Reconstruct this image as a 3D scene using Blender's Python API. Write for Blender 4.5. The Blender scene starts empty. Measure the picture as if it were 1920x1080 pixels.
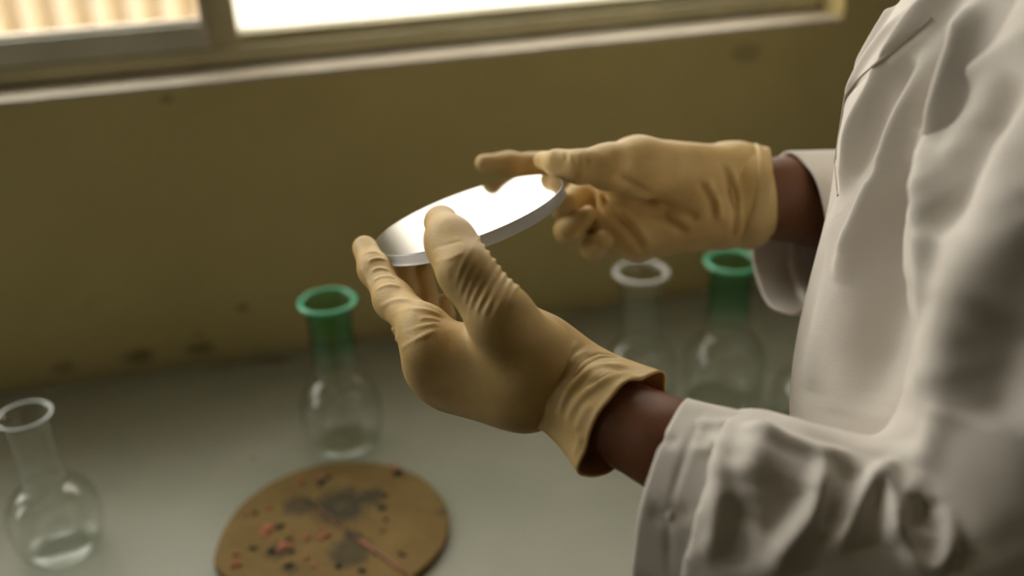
import bpy, bmesh, math, random
import numpy as np
from mathutils import Vector, Matrix
from mathutils.bvhtree import BVHTree

# ------------------------------------------------------------------ camera
BENCH = 0.853                       # height of the worktop
F = 1850.0                         # focal length in pixels of a 1920 wide frame
EYE = np.array([0.0, 0.0, 1.413])
PITCH, ROLL = math.radians(27.0), math.radians(1.8)
_R = np.array([1.0, 0, 0]); _U = np.array([0, math.sin(PITCH), math.cos(PITCH)])
FW = np.array([0, math.cos(PITCH), -math.sin(PITCH)])
RT = _R * math.cos(ROLL) - _U * math.sin(ROLL)
UP = _U * math.cos(ROLL) + _R * math.sin(ROLL)
sc = bpy.context.scene
col = sc.collection
cd = bpy.data.cameras.new('camera'); cam = bpy.data.objects.new('camera', cd); col.objects.link(cam)
cam.matrix_world = Matrix(((RT[0], UP[0], -FW[0], EYE[0]), (RT[1], UP[1], -FW[1], EYE[1]),
                           (RT[2], UP[2], -FW[2], EYE[2]), (0, 0, 0, 1)))
cd.sensor_width = 36.0; cd.lens = F / 1920 * 36.0; cd.clip_start = 0.01
cd.dof.use_dof = True; cd.dof.focus_distance = 0.525; cd.dof.aperture_fstop = 3.0
sc.camera = cam

# ------------------------------------------------------------------ world, light, exposure
w = bpy.data.worlds.new('overcast_sky'); sc.world = w; w.use_nodes = True
bg = w.node_tree.nodes['Background']
bg.inputs[0].default_value = (1.0, 0.965, 0.895, 1); bg.inputs[1].default_value = 5.0
sc.view_settings.view_transform = 'Standard'; sc.view_settings.look = 'None'
sc.view_settings.gamma = 1.0; sc.view_settings.use_curve_mapping = False
sc.view_settings.exposure = 0.4
sc.cycles.max_bounces = 8; sc.cycles.diffuse_bounces = 4; sc.cycles.transparent_max_bounces = 24
sc.cycles.sample_clamp_indirect = 6.0

# ------------------------------------------------------------------ helpers
def cp(u, v, d):                   # a point at depth d, in camera axes (right, up, ahead)
    return np.array([(u - 960) / F * d, (540 - v) / F * d, d])
def to_world(P):
    P = np.asarray(P, dtype=np.float64)
    return EYE + P[..., 0:1] * RT + P[..., 1:2] * UP + P[..., 2:3] * FW
def wp(u, v, d): return to_world(cp(u, v, d))
def ray(u, v): return (u - 960) / F * RT + (540 - v) / F * UP + FW
def on_plane_z(u, v, z):
    r = ray(u, v); return EYE + r * ((z - EYE[2]) / r[2])

def tag(o, label=None, cat=None, group=None, kind=None):
    if label: o['label'] = label
    if cat: o['category'] = cat
    if group: o['group'] = group
    if kind: o['kind'] = kind
    return o
def link(o, parent=None):
    col.objects.link(o)
    if parent is not None:
        o.parent = parent
        o.matrix_parent_inverse = parent.matrix_world.inverted() if parent.get('_k') else Matrix()
    return o
def empty(name, loc=(0, 0, 0)):
    o = bpy.data.objects.new(name, None); o.location = loc; o.empty_display_size = 0.05
    col.objects.link(o); return o
def mesh_np(name, V, Q, mat, parent=None, smooth=True):
    me = bpy.data.meshes.new(name); V = np.asarray(V, np.float32); Q = np.asarray(Q, np.int32)
    n, k = Q.shape
    me.vertices.add(len(V)); me.vertices.foreach_set('co', V.ravel())
    me.loops.add(n * k); me.loops.foreach_set('vertex_index', Q.ravel())
    me.polygons.add(n); me.polygons.foreach_set('loop_start', np.arange(0, n * k, k, dtype=np.int32))
    me.polygons.foreach_set('use_smooth', np.full(n, smooth))
    me.update(calc_edges=True); me.materials.append(mat)
    return link(bpy.data.objects.new(name, me), parent)
def from_bm(name, bm, mat, parent=None, smooth=False):
    bmesh.ops.recalc_face_normals(bm, faces=bm.faces)
    me = bpy.data.meshes.new(name); bm.to_mesh(me); bm.free()
    if smooth: me.polygons.foreach_set('use_smooth', np.full(len(me.polygons), True))
    me.materials.append(mat)
    return link(bpy.data.objects.new(name, me), parent)
def add_box(bm, lo, hi, M=None, bevel=0.0):
    c = [(a + b) / 2 for a, b in zip(lo, hi)]; s = [abs(b - a) for a, b in zip(lo, hi)]
    T = Matrix.Translation(c) @ Matrix.Diagonal((*s, 1))
    r = bmesh.ops.create_cube(bm, size=1.0, matrix=T)
    vs = r['verts']
    if bevel:
        es = list({e for v in vs for e in v.link_edges})
        rb = bmesh.ops.bevel(bm, geom=es, offset=bevel, segments=2, affect='EDGES', profile=0.6)
        vs = list(set(rb['verts']) | {v for v in vs if v.is_valid})
    if M is not None: bmesh.ops.transform(bm, matrix=M, verts=vs)
def box(name, lo, hi, mat, parent=None, M=None, bevel=0.0):
    bm = bmesh.new(); add_box(bm, lo, hi, M, bevel); return from_bm(name, bm, mat, parent)
def lathe(bm, prof, n=64, closed=False):
    rings = []
    for r, z in prof:
        if r < 1e-6: rings.append([bm.verts.new((0, 0, z))])
        else: rings.append([bm.verts.new((r * math.cos(2 * math.pi * i / n), r * math.sin(2 * math.pi * i / n), z)) for i in range(n)])
    pairs = list(zip(rings[:-1], rings[1:]))
    if closed: pairs.append((rings[-1], rings[0]))
    for A, B in pairs:
        for i in range(n):
            j = (i + 1) % n
            if len(A) == 1 and len(B) == 1: continue
            if len(A) == 1: bm.faces.new((A[0], B[i], B[j]))
            elif len(B) == 1: bm.faces.new((A[i], A[j], B[0]))
            else: bm.faces.new((A[i], A[j], B[j], B[i]))
def tube(bm, pts, rad, n=10, cap=True, close=False):
    pts = [Vector(p) for p in pts]; N = len(pts); rings = []
    rads = rad if hasattr(rad, '__len__') else [rad] * N
    ref = None
    for i, p in enumerate(pts):
        a = pts[(i - 1) % N] if (close or i > 0) else p
        b = pts[(i + 1) % N] if (close or i < N - 1) else p
        t = (b - a).normalized()
        if ref is None: ref = t.orthogonal().normalized()
        ref = (ref - t * ref.dot(t)).normalized(); bi = t.cross(ref)
        rings.append([bm.verts.new(p + rads[i] * (math.cos(2 * math.pi * k / n) * ref + math.sin(2 * math.pi * k / n) * bi)) for k in range(n)])
    for i in range(N if close else N - 1):
        A, B = rings[i], rings[(i + 1) % N]
        off = 0
        if close and i == N - 1:
            off = min(range(n), key=lambda o: (A[0].co - B[o].co).length)
        for k in range(n):
            bm.faces.new((A[k], A[(k + 1) % n], B[(k + 1 + off) % n], B[(k + off) % n]))
    if cap and not close:
        bm.faces.new(rings[0][::-1]); bm.faces.new(rings[-1])

# ------------------------------------------------------------------ materials
def principled(name, base, rough=0.6, metal=0.0, spec=0.5, sss=0.0, sss_col=None):
    m = bpy.data.materials.new(name); m.use_nodes = True
    b = m.node_tree.nodes['Principled BSDF']
    b.inputs['Base Color'].default_value = (*base, 1); b.inputs['Roughness'].default_value = rough
    b.inputs['Metallic'].default_value = metal; b.inputs['Specular IOR Level'].default_value = spec
    if sss:
        b.inputs['Subsurface Weight'].default_value = sss
        b.inputs['Subsurface Radius'].default_value = sss_col or (0.006, 0.004, 0.002)
        b.inputs['Subsurface Scale'].default_value = 1.0
    return m
def vary(m, c1, c2, scale, detail=6, lo=0.3, hi=0.7, stretch=(1, 1, 1), bump=0.0, bscale=None, rough=None):
    nt = m.node_tree; L = nt.links.new; b = nt.nodes['Principled BSDF']
    tc = nt.nodes.new('ShaderNodeTexCoord'); mp = nt.nodes.new('ShaderNodeMapping'); mp.inputs['Scale'].default_value = stretch
    L(tc.outputs['Object'], mp.inputs[0])
    nz = nt.nodes.new('ShaderNodeTexNoise'); nz.inputs['Scale'].default_value = scale; nz.inputs['Detail'].default_value = detail
    L(mp.outputs[0], nz.inputs['Vector'])
    cr = nt.nodes.new('ShaderNodeValToRGB'); cr.color_ramp.elements[0].position = lo; cr.color_ramp.elements[1].position = hi
    cr.color_ramp.elements[0].color = (*c1, 1); cr.color_ramp.elements[1].color = (*c2, 1)
    L(nz.outputs['Fac'], cr.inputs[0]); L(cr.outputs[0], b.inputs['Base Color'])
    if bump:
        n2 = nt.nodes.new('ShaderNodeTexNoise'); n2.inputs['Scale'].default_value = bscale or scale * 8; n2.inputs['Detail'].default_value = 4
        L(tc.outputs['Object'], n2.inputs['Vector'])
        bp = nt.nodes.new('ShaderNodeBump'); bp.inputs['Strength'].default_value = bump; bp.inputs['Distance'].default_value = 0.002
        L(n2.outputs['Fac'], bp.inputs['Height']); L(bp.outputs[0], b.inputs['Normal'])
    if rough:
        mr = nt.nodes.new('ShaderNodeMapRange'); mr.inputs['To Min'].default_value = rough[0]; mr.inputs['To Max'].default_value = rough[1]
        L(nz.outputs['Fac'], mr.inputs[0]); L(mr.outputs[0], b.inputs['Roughness'])
    return m, cr
def thin_glass(name, tint=(1, 1, 1), ior=1.5, rough=0.0, haze=0.0):
    m = bpy.data.materials.new(name); m.use_nodes = True; nt = m.node_tree; L = nt.links.new
    for n in list(nt.nodes): nt.nodes.remove(n)
    out = nt.nodes.new('ShaderNodeOutputMaterial'); fr = nt.nodes.new('ShaderNodeFresnel')
    ge = nt.nodes.new('ShaderNodeNewGeometry'); mr = nt.nodes.new('ShaderNodeMapRange')      # same index on both sides of a thin wall
    mr.inputs['To Min'].default_value = ior; mr.inputs['To Max'].default_value = 1 / ior
    L(ge.outputs['Backfacing'], mr.inputs[0]); L(mr.outputs[0], fr.inputs[0])
    tr = nt.nodes.new('ShaderNodeBsdfTransparent'); tr.inputs[0].default_value = (*tint, 1)
    gl = nt.nodes.new('ShaderNodeBsdfGlossy'); gl.inputs['Roughness'].default_value = rough
    mx = nt.nodes.new('ShaderNodeMixShader')
    L(fr.outputs[0], mx.inputs[0]); L(gl.outputs[0], mx.inputs[2])
    if haze:
        tl = nt.nodes.new('ShaderNodeBsdfTranslucent'); tl.inputs[0].default_value = (0.95, 0.95, 0.95, 1)
        m2 = nt.nodes.new('ShaderNodeMixShader'); m2.inputs[0].default_value = haze
        L(tr.outputs[0], m2.inputs[1]); L(tl.outputs[0], m2.inputs[2]); L(m2.outputs[0], mx.inputs[1])
    else: L(tr.outputs[0], mx.inputs[1])
    L(mx.outputs[0], out.inputs[0]); return m

M_wall, CR_wall = vary(principled('olive_wall_paint', (0.6, 0.5, 0.22), 0.75, spec=0.25), (0.63, 0.53, 0.235), (0.72, 0.61, 0.29), 5.0, bump=0.15, bscale=160)
M_room, _ = vary(principled('cream_room_paint', (0.25, 0.23, 0.16), 0.85), (0.31, 0.28, 0.20), (0.38, 0.35, 0.25), 2.0)
M_floor, _ = vary(principled('floor_vinyl', (0.2, 0.18, 0.14), 0.5), (0.09, 0.085, 0.07), (0.14, 0.13, 0.11), 3.0)
M_bench, CR_bench = vary(principled('bench_laminate', (0.34, 0.34, 0.28), 0.42, spec=0.45), (0.278, 0.284, 0.215), (0.338, 0.344, 0.268), 9.0, bump=0.05, bscale=300, rough=(0.36, 0.5))
M_frame, _ = vary(principled('window_frame_paint', (0.55, 0.51, 0.32), 0.5), (0.48, 0.44, 0.27), (0.62, 0.57, 0.36), 14.0, bump=0.1, bscale=200)
M_sash, _ = vary(principled('aluminium_sash', (0.62, 0.62, 0.52), 0.4, metal=0.2), (0.56, 0.56, 0.46), (0.68, 0.68, 0.58), 20.0)
M_sill, _ = vary(principled('sill_paint', (0.72, 0.65, 0.52), 0.5), (0.64, 0.57, 0.45), (0.78, 0.71, 0.58), 18.0)
M_dark = principled('dark_gap_filler', (0.03, 0.03, 0.02), 0.9)
M_pane = thin_glass('clear_window_glass')
M_frost = thin_glass('frosted_window_glass', haze=0.75, rough=0.2)
M_fence, _ = vary(principled('peach_corrugated_sheet', (0.8, 0.66, 0.55), 0.6), (0.80, 0.68, 0.59), (0.88, 0.79, 0.72), 4.0)
M_ground = principled('pale_yard', (0.5, 0.47, 0.42), 0.9)
M_glove, _ = vary(principled('cream_latex', (0.72, 0.52, 0.25), 0.5, spec=0.4, sss=0.12, sss_col=(0.003, 0.0018, 0.0008)), (0.58, 0.40, 0.155), (0.68, 0.48, 0.20), 60.0, bump=0.12, bscale=700)
M_roll = principled('latex_rolled_bead', (0.62, 0.45, 0.20), 0.5, spec=0.4, sss=0.1)
M_skin, _ = vary(principled('brown_skin', (0.13, 0.052, 0.028), 0.5, spec=0.4, sss=0.1), (0.15, 0.056, 0.023), (0.19, 0.074, 0.032), 50.0, bump=0.1, bscale=500)
M_coat, _ = vary(principled('white_cotton_twill', (0.75, 0.70, 0.63), 0.85, spec=0.2), (0.66, 0.62, 0.56), (0.72, 0.68, 0.62), 7.0, bump=0.12, bscale=900)
M_stitch = principled('seam_thread', (0.45, 0.40, 0.33), 0.9)
M_trouser = principled('dark_trouser_cloth', (0.04, 0.045, 0.06), 0.9)
M_shoe = principled('black_shoe', (0.02, 0.02, 0.02), 0.5)
M_hair = principled('black_hair', (0.012, 0.01, 0.009), 0.6)
M_mirror = principled('polished_mirror', (0.93, 0.93, 0.94), 0.035, metal=1.0)
M_edge = principled('ground_disc_edge', (0.95, 0.97, 0.98), 0.28)
M_edge.node_tree.nodes['Principled BSDF'].inputs['Transmission Weight'].default_value = 0.75
M_glass = thin_glass('clear_flask_glass', (0.98, 0.99, 0.98), ior=1.62)
M_gneck = thin_glass('green_tinted_glass', (0.42, 0.78, 0.52))
nt = M_gneck.node_tree; tcg = nt.nodes.new('ShaderNodeTexCoord'); sx = nt.nodes.new('ShaderNodeSeparateXYZ'); rg = nt.nodes.new('ShaderNodeValToRGB')
mrg = nt.nodes.new('ShaderNodeMapRange'); mrg.inputs['From Min'].default_value = 0.088; mrg.inputs['From Max'].default_value = 0.118
nt.links.new(tcg.outputs['Object'], sx.inputs[0]); nt.links.new(sx.outputs[2], mrg.inputs[0]); nt.links.new(mrg.outputs[0], rg.inputs[0])
rg.color_ramp.elements[0].color = (0.97, 0.99, 0.97, 1); rg.color_ramp.elements[1].color = (0.62, 0.88, 0.70, 1)    # the dye fades out below the neck
for n_ in nt.nodes:
    if n_.type == 'BSDF_TRANSPARENT': nt.links.new(rg.outputs[0], n_.inputs[0])

# ------------------------------------------------------------------ wall frame
def bench_pt(u, v): return on_plane_z(u, v, BENCH)
_b = np.array([bench_pt(*q) for q in ((0, 722), (693, 626), (1100, 568), (1427, 520))])
_c = np.polyfit(_b[:, 0], _b[:, 1], 1)
WS = np.array([1, _c[0], 0]); WS /= np.linalg.norm(WS)       # along the wall, to the right
WN = np.array([WS[1], -WS[0], 0])                            # out of the wall, into the room
WO = np.array([0, _c[1], BENCH])                             # where the worktop meets the wall
def wall_m(tilt=0.0):                                        # local (s, n, z) -> world
    B = Matrix(((WS[0], WN[0], 0, WO[0]), (WS[1], WN[1], 0, WO[1]), (0, 0, 1, WO[2]), (0, 0, 0, 1)))
    # axes (s, n, z) are left-handed, mirrored meshes get their normals recalculated
    return B @ Matrix(((math.cos(tilt), 0, -math.sin(tilt), 0), (0, 1, 0, 0), (math.sin(tilt), 0, math.cos(tilt), 0), (0, 0, 0, 1)))
TILT = math.radians(0.72)                                    # the old window sits slightly out of level
WM, WT = wall_m(), wall_m(TILT)

# room shell --------------------------------------------------------
SILL = 0.312                       # ledge height above the worktop
S0, S1, ZT = -1.85, 0.395, 1.42    # window opening
def wbox(name, lo, hi, mat, parent=None, bevel=0.0, M=None): return box(name, lo, hi, mat, parent, M or WT, bevel)
bm = bmesh.new()
add_box(bm, (-2.3, -0.16, -0.853), (2.3, 0, SILL - 0.001), WT)
add_box(bm, (-2.3, -0.16, SILL - 0.001), (S0, 0, 1.85), WT)
add_box(bm, (S1, -0.16, SILL - 0.001), (2.3, 0, 1.85), WT)
add_box(bm, (S0, -0.16, ZT), (S1, 0, 1.85), WT)
wall_back = tag(from_bm('wall_back', bm, M_wall), 'olive painted wall behind the bench', None, None, 'structure')
bm = bmesh.new()
add_box(bm, (-2.6, -3.2, -0.06), (3.0, 2.2, 0.0)); tag(from_bm('floor', bm, M_floor), kind='structure')
bm = bmesh.new()
add_box(bm, (-2.45, -3.2, 2.70), (3.0, 1.5, 2.76)); tag(from_bm('ceiling', bm, M_room), kind='structure')
LX = -2.10                         # left wall with its own window
bm = bmesh.new()
LW = (-0.05, 0.30, 1.15, 2.2)
add_box(bm, (LX - 0.12, -3.0, 0), (LX, 0.6, LW[2])); add_box(bm, (LX - 0.12, -3.0, LW[3]), (LX, 0.6, 2.7))
add_box(bm, (LX - 0.12, -3.0, LW[2]), (LX, LW[0], LW[3])); add_box(bm, (LX - 0.12, LW[1], LW[2]), (LX, 0.6, LW[3]))
tag(from_bm('wall_left', bm, M_room), kind='structure')
bm = bmesh.new(); add_box(bm, (2.25, -3.0, 0), (2.37, 1.6, 2.7)); tag(from_bm('wall_right', bm, M_room), kind='structure')
bm = bmesh.new(); add_box(bm, (LX - 0.12, -3.12, 0), (2.37, -3.0, 2.7)); tag(from_bm('wall_front', bm, M_room), kind='structure')

# the window above the bench ---------------------------------------
win = empty('window_1', tuple(np.array((WT @ Vector((0, 0, SILL)))))); tag(win, kind='structure')
win.location = (0, 0, 0)
def wr(u, v, off):                 # pixel -> (s, z) on the tilted window plane at offset off from the wall
    r = ray(u, v); o = WO + WN * off; t = (WN @ (o - EYE)) / (WN @ r); P = EYE + r * t
    q = WT.inverted() @ Vector(P); return q.x, q.z
FO = -0.045                        # face of the fixed frame
z_gap = wr(200, 143, FO)[1]; z_rb = wr(200, 112, FO)[1]
z_rt = wr(200, 62, FO)[1]
s_m0, s_m1 = wr(388, 40, FO)[0], wr(441, 40, FO)[0]
z_p = wr(700, 46, FO)[1]
wbox('sill_ledge', (S0, -0.16, SILL - 0.005), (S1, 0.002, SILL), M_sill, win, 0.0015)
wbox('gap_filler', (S0, -0.12, SILL), (S1, FO - 0.006, z_gap), M_dark, win)
wbox('lower_rail', (S0, -0.11, z_gap), (S1, FO, z_rb), M_frame, win, 0.002)
wbox('mullion', (s_m0, -0.105, z_rb - 0.002), (s_m1, FO - 0.002, ZT - 0.03), M_frame, win, 0.002)
wbox('top_rail', (S0, -0.11, ZT - 0.03), (S1, FO, ZT), M_frame, win, 0.002)
wbox('side_jamb', (S1 - 0.02, -0.11, z_rb), (S1, FO, ZT - 0.03), M_frame, win, 0.002)
wbox('side_jamb', (S0, -0.11, z_rb), (S0 + 0.03, FO, ZT - 0.03), M_frame, win, 0.002)
wbox('fixed_bead', (s_m1, -0.10, z_rb), (S1 - 0.02, FO - 0.012, z_p), M_frame, win, 0.0015)
# sliding sash, left of the mullion
s_l0, s_l1 = S0 + 0.03, s_m0
sash = wbox('sliding_sash_rail', (s_l0, -0.075, z_rb), (s_l1 - 0.006, FO - 0.004, z_rt), M_sash, win, 0.0015)
wbox('glazing_lip', (s_l0, -0.07, z_rt), (s_l1 - 0.006, FO - 0.010, z_rt + 0.0035), M_sill, sash)
wbox('sash_stile', (s_l1 - 0.006, -0.08, z_rb + 0.001), (s_l1 - 0.0005, FO + 0.001, ZT - 0.03), M_sill, sash)
wbox('glass_pane', (s_l0, -0.064, z_rt + 0.002), (s_l1 - 0.006, -0.060, ZT - 0.03), M_pane, win)
wbox('glass_pane', (s_m1, -0.084, z_p - 0.004), (S1 - 0.02, -0.080, ZT - 0.03), M_frost, win)

# the window in the left wall, out of view
win2 = empty('window_2'); tag(win2, kind='structure')
y0, y1, z0, z1 = LW
for lo, hi in (((LX - 0.1, y0, z0), (LX - 0.04, y1, z0 + 0.05)), ((LX - 0.1, y0, z1 - 0.05), (LX - 0.04, y1, z1)),
               ((LX - 0.1, y0, z0 + 0.05), (LX - 0.04, y0 + 0.05, z1 - 0.05)), ((LX - 0.1, y1 - 0.05, z0 + 0.05), (LX - 0.04, y1, z1 - 0.05)),
               ((LX - 0.09, (y0 + y1) / 2 - 0.025, z0 + 0.05), (LX - 0.05, (y0 + y1) / 2 + 0.025, z1 - 0.05))):
    box('frame_bar', lo, hi, M_frame, win2, None, 0.003)
box('glass_pane', (LX - 0.072, y0 + 0.05, z0 + 0.05), (LX - 0.068, y1 - 0.05, z1 - 0.05), M_pane, win2)

# daylight enters through the windows: portals only guide the sampling of the sky
def portal(name, M, sx, sy):
    l = bpy.data.lights.new(name, 'AREA'); l.shape = 'RECTANGLE'; l.size = sx; l.size_y = sy; l.cycles.is_portal = True
    o = bpy.data.objects.new(name, l); o.matrix_world = M; col.objects.link(o)
def aim(P, n, upv=(0, 0, 1)):
    zz = -Vector(n).normalized(); xx = Vector(upv).cross(zz).normalized(); yy = zz.cross(xx)
    return Matrix(((xx.x, yy.x, zz.x, P[0]), (xx.y, yy.y, zz.y, P[1]), (xx.z, yy.z, zz.z, P[2]), (0, 0, 0, 1)))
portal('portal_bench_window', aim(WT @ Vector(((S0 + S1) / 2, -0.17, (SILL + ZT) / 2)), WN), S1 - S0, ZT - SILL)
portal('portal_left_window', aim(((LX - 0.13), (y0 + y1) / 2, (z0 + z1) / 2), (1, 0, 0)), y1 - y0, z1 - z0)

# outside: corrugated fence and yard
bm = bmesh.new(); NS = 700; FS0, FS1, FN = -2.6, 0.2, -1.0
prev = None
for i in range(NS + 1):
    s = FS0 + (FS1 - FS0) * i / NS; n = FN + 0.014 * math.sin(2 * math.pi * s / 0.062)
    a = bm.verts.new(WM @ Vector((s, n, -0.7))); b_ = bm.verts.new(WM @ Vector((s, n, 0.95)))
    a2 = bm.verts.new(WM @ Vector((s, n - 0.002, -0.7))); b2 = bm.verts.new(WM @ Vector((s, n - 0.002, 0.95)))
    if prev:
        for x, y in ((0, 1), (2, 3)): bm.faces.new((prev[x], (a, b_, a2, b2)[x], (a, b_, a2, b2)[y], prev[y]))
        bm.faces.new((prev[1], b_, b2, prev[3]))
    prev = (a, b_, a2, b2)
tag(from_bm('corrugated_fence', bm, M_fence, None, True), 'pale peach corrugated sheet fence outside the left window pane', 'fence')
bm = bmesh.new(); add_box(bm, (-14, -14, -0.20), (14, 14, -0.10)); tag(from_bm('ground', bm, M_ground), kind='structure')

# ------------------------------------------------------------------ bench
bench = empty('lab_bench'); tag(bench, 'long grey laminate lab bench along the olive wall', 'bench')
BD = 0.51
bm = bmesh.new(); add_box(bm, (-1.95, 0.014, -0.035), (1.9, BD, 0.0), WM, 0.003); from_bm('worktop', bm, M_bench, bench)
bm = bmesh.new(); add_box(bm, (-1.95, 0.0005, -0.03), (1.9, 0.0136, -0.010), WM); from_bm('joint_filler', bm, M_dark, bench)
M_cab, _ = vary(principled('cabinet_laminate', (0.42, 0.40, 0.33), 0.5), (0.38, 0.36, 0.29), (0.45, 0.43, 0.36), 6)
bm = bmesh.new(); add_box(bm, (-1.9, 0.02, -0.80), (1.85, BD - 0.06, -0.036), WM); from_bm('cabinet_body', bm, M_cab, bench)
bm = bmesh.new(); add_box(bm, (-1.9, 0.05, -0.853), (1.85, BD - 0.11, -0.80), WM); from_bm('plinth', bm, M_dark, bench)
for k in range(6):
    x = -1.88 + k * 0.62
    d_ = box('door', (x, BD - 0.06, -0.78), (x + 0.60, BD - 0.042, -0.05), M_cab, bench, WM, 0.002)
    bm = bmesh.new(); tube(bm, [WM @ Vector(q) for q in ((x + .5, BD - .042, -.12), (x + .5, BD - .02, -.12), (x + .4, BD - .02, -.12), (x + .4, BD - .042, -.12))], 0.005)
    from_bm('handle', bm, M_sash, d_, True)

# ------------------------------------------------------------------ signed distance modelling
class Field:
    def __init__(s, lo, hi, h):
        s.lo = np.asarray(lo, float); s.h = h
        s.n = np.ceil((np.asarray(hi, float) - s.lo) / h).astype(int) + 1
        s.D = np.full(s.n, 0.05, np.float32)
        s.ax = [(s.lo[i] + h * np.arange(s.n[i])).astype(np.float32) for i in range(3)]
    def sub(s, lo, hi):
        a = np.clip(np.floor((np.asarray(lo) - s.lo) / s.h).astype(int), 0, s.n); b = np.clip(np.ceil((np.asarray(hi) - s.lo) / s.h).astype(int) + 1, 0, s.n)
        sl = tuple(slice(x, y) for x, y in zip(a, b))
        return sl, s.ax[0][sl[0]][:, None, None], s.ax[1][sl[1]][None, :, None], s.ax[2][sl[2]][None, None, :]
    def cone(s, a, b, ra, rb, k=0.006, op='add', sq=None):
        a = np.asarray(a, float); b = np.asarray(b, float); m = max(ra, rb) + k + 0.012
        sl, X, Y, Z = s.sub(np.minimum(a, b) - m, np.maximum(a, b) + m)
        d = b - a; L2 = max(d @ d, 1e-12)
        t = np.clip(((X - a[0]) * d[0] + (Y - a[1]) * d[1] + (Z - a[2]) * d[2]) / L2, 0, 1)
        q = np.sqrt((X - a[0] - t * d[0]) ** 2 + (Y - a[1] - t * d[1]) ** 2 + (Z - a[2] - t * d[2]) ** 2) - (ra + (rb - ra) * t)
        s.comb(sl, q, k, op)
    def comb(s, sl, q, k, op):
        D = s.D[sl]
        if op == 'add':
            if k > 0:
                h = np.clip(k - np.abs(D - q), 0, None) / k
                s.D[sl] = np.minimum(D, q) - h * h * k * 0.25
            else: s.D[sl] = np.minimum(D, q)
        else: s.D[sl] = np.maximum(D, -q)
    def chain(s, pts, k=0.006):
        for (a, ra), (b, rb) in zip(pts[:-1], pts[1:]): s.cone(a, b, ra, rb, k)
    def cut(s, p, n):              # keep the side that n points away from
        n = np.asarray(n, float); n = n / np.linalg.norm(n)
        X, Y, Z = s.ax[0][:, None, None], s.ax[1][None, :, None], s.ax[2][None, None, :]
        s.D = np.maximum(s.D, ((X - p[0]) * n[0] + (Y - p[1]) * n[1] + (Z - p[2]) * n[2]).astype(np.float32))
    def mesh(s, smooth=2):
        D = s.D; S = D < 0
        c = np.zeros(np.array(D.shape) - 1, np.int8)
        for i in (0, 1):
            for j in (0, 1):
                for k in (0, 1):
                    c += S[i:D.shape[0] - 1 + i, j:D.shape[1] - 1 + j, k:D.shape[2] - 1 + k]
        idx = np.argwhere((c > 0) & (c < 8))
        ids = np.full(c.shape, -1, np.int32); ids[tuple(idx.T)] = np.arange(len(idx))
        pos = np.zeros((len(idx), 3)); cnt = np.zeros(len(idx))
        cs = [(i, j, k) for i in (0, 1) for j in (0, 1) for k in (0, 1)]
        for A in cs:
            for ax in range(3):
                if A[ax]: continue
                B = list(A); B[ax] = 1
                a = D[tuple((idx + A).T)]; b = D[tuple((idx + B).T)]
                m = (a < 0) != (b < 0); t = np.where(m, a / np.where(m, a - b, 1), 0)
                p = np.array(A, float)[None] + t[:, None] * (np.array(B) - np.array(A))[None]
                pos[m] += p[m]; cnt[m] += 1
        V = s.lo + s.h * (idx + pos / cnt[:, None])
        Q = []
        for ax in range(3):
            o = [x for x in range(3) if x != ax]
            sl0 = [slice(None)] * 3; sl1 = [slice(None)] * 3
            sl0[ax] = slice(0, -1); sl1[ax] = slice(1, None)
            ch = S[tuple(sl0)] != S[tuple(sl1)]
            e = np.argwhere(ch)
            e = e[(e[:, o[0]] > 0) & (e[:, o[1]] > 0) & (e[:, o[0]] < D.shape[o[0]] - 1) & (e[:, o[1]] < D.shape[o[1]] - 1)]
            def cell(d0, d1):
                q = e.copy(); q[:, o[0]] += d0; q[:, o[1]] += d1; return ids[tuple(q.T)]
            q = np.stack([cell(-1, -1), cell(0, -1), cell(0, 0), cell(-1, 0)], 1)
            f = S[tuple(e.T)]
            if ax == 1: f = ~f
            q[~f] = q[~f][:, ::-1]; Q.append(q)
        Q = np.concatenate(Q)
        E = np.concatenate([Q[:, [0, 1]], Q[:, [1, 2]], Q[:, [2, 3]], Q[:, [3, 0]]])
        for it in range(smooth):
            acc = np.zeros_like(V); n = np.zeros(len(V))
            for a, b in ((0, 1), (1, 0)):
                n += np.bincount(E[:, a], minlength=len(V))
                for ax in range(3): acc[:, ax] += np.bincount(E[:, a], V[E[:, b], ax], len(V))
            V = V + 0.5 * (acc / n[:, None] - V)
        return V, Q
def normals(V, Q):
    n = np.cross(V[Q[:, 2]] - V[Q[:, 0]], V[Q[:, 3]] - V[Q[:, 1]])
    N = np.zeros_like(V)
    for k in range(4):
        for ax in range(3): N[:, ax] += np.bincount(Q[:, k], n[:, ax], len(V))
    return N / np.maximum(np.linalg.norm(N, axis=1), 1e-12)[:, None]
def poly_dist(V, P):
    best = np.full(len(V), 1e9); T = np.zeros(len(V)); n = len(P) - 1
    for i in range(n):
        a, d = P[i], P[i + 1] - P[i]; t = np.clip((V - a) @ d / max(d @ d, 1e-12), 0, 1)
        q = np.linalg.norm(V - a - t[:, None] * d, axis=1); m = q < best
        best[m] = q[m]; T[m] = ((i + t) / n)[m]
    return best, T
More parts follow.
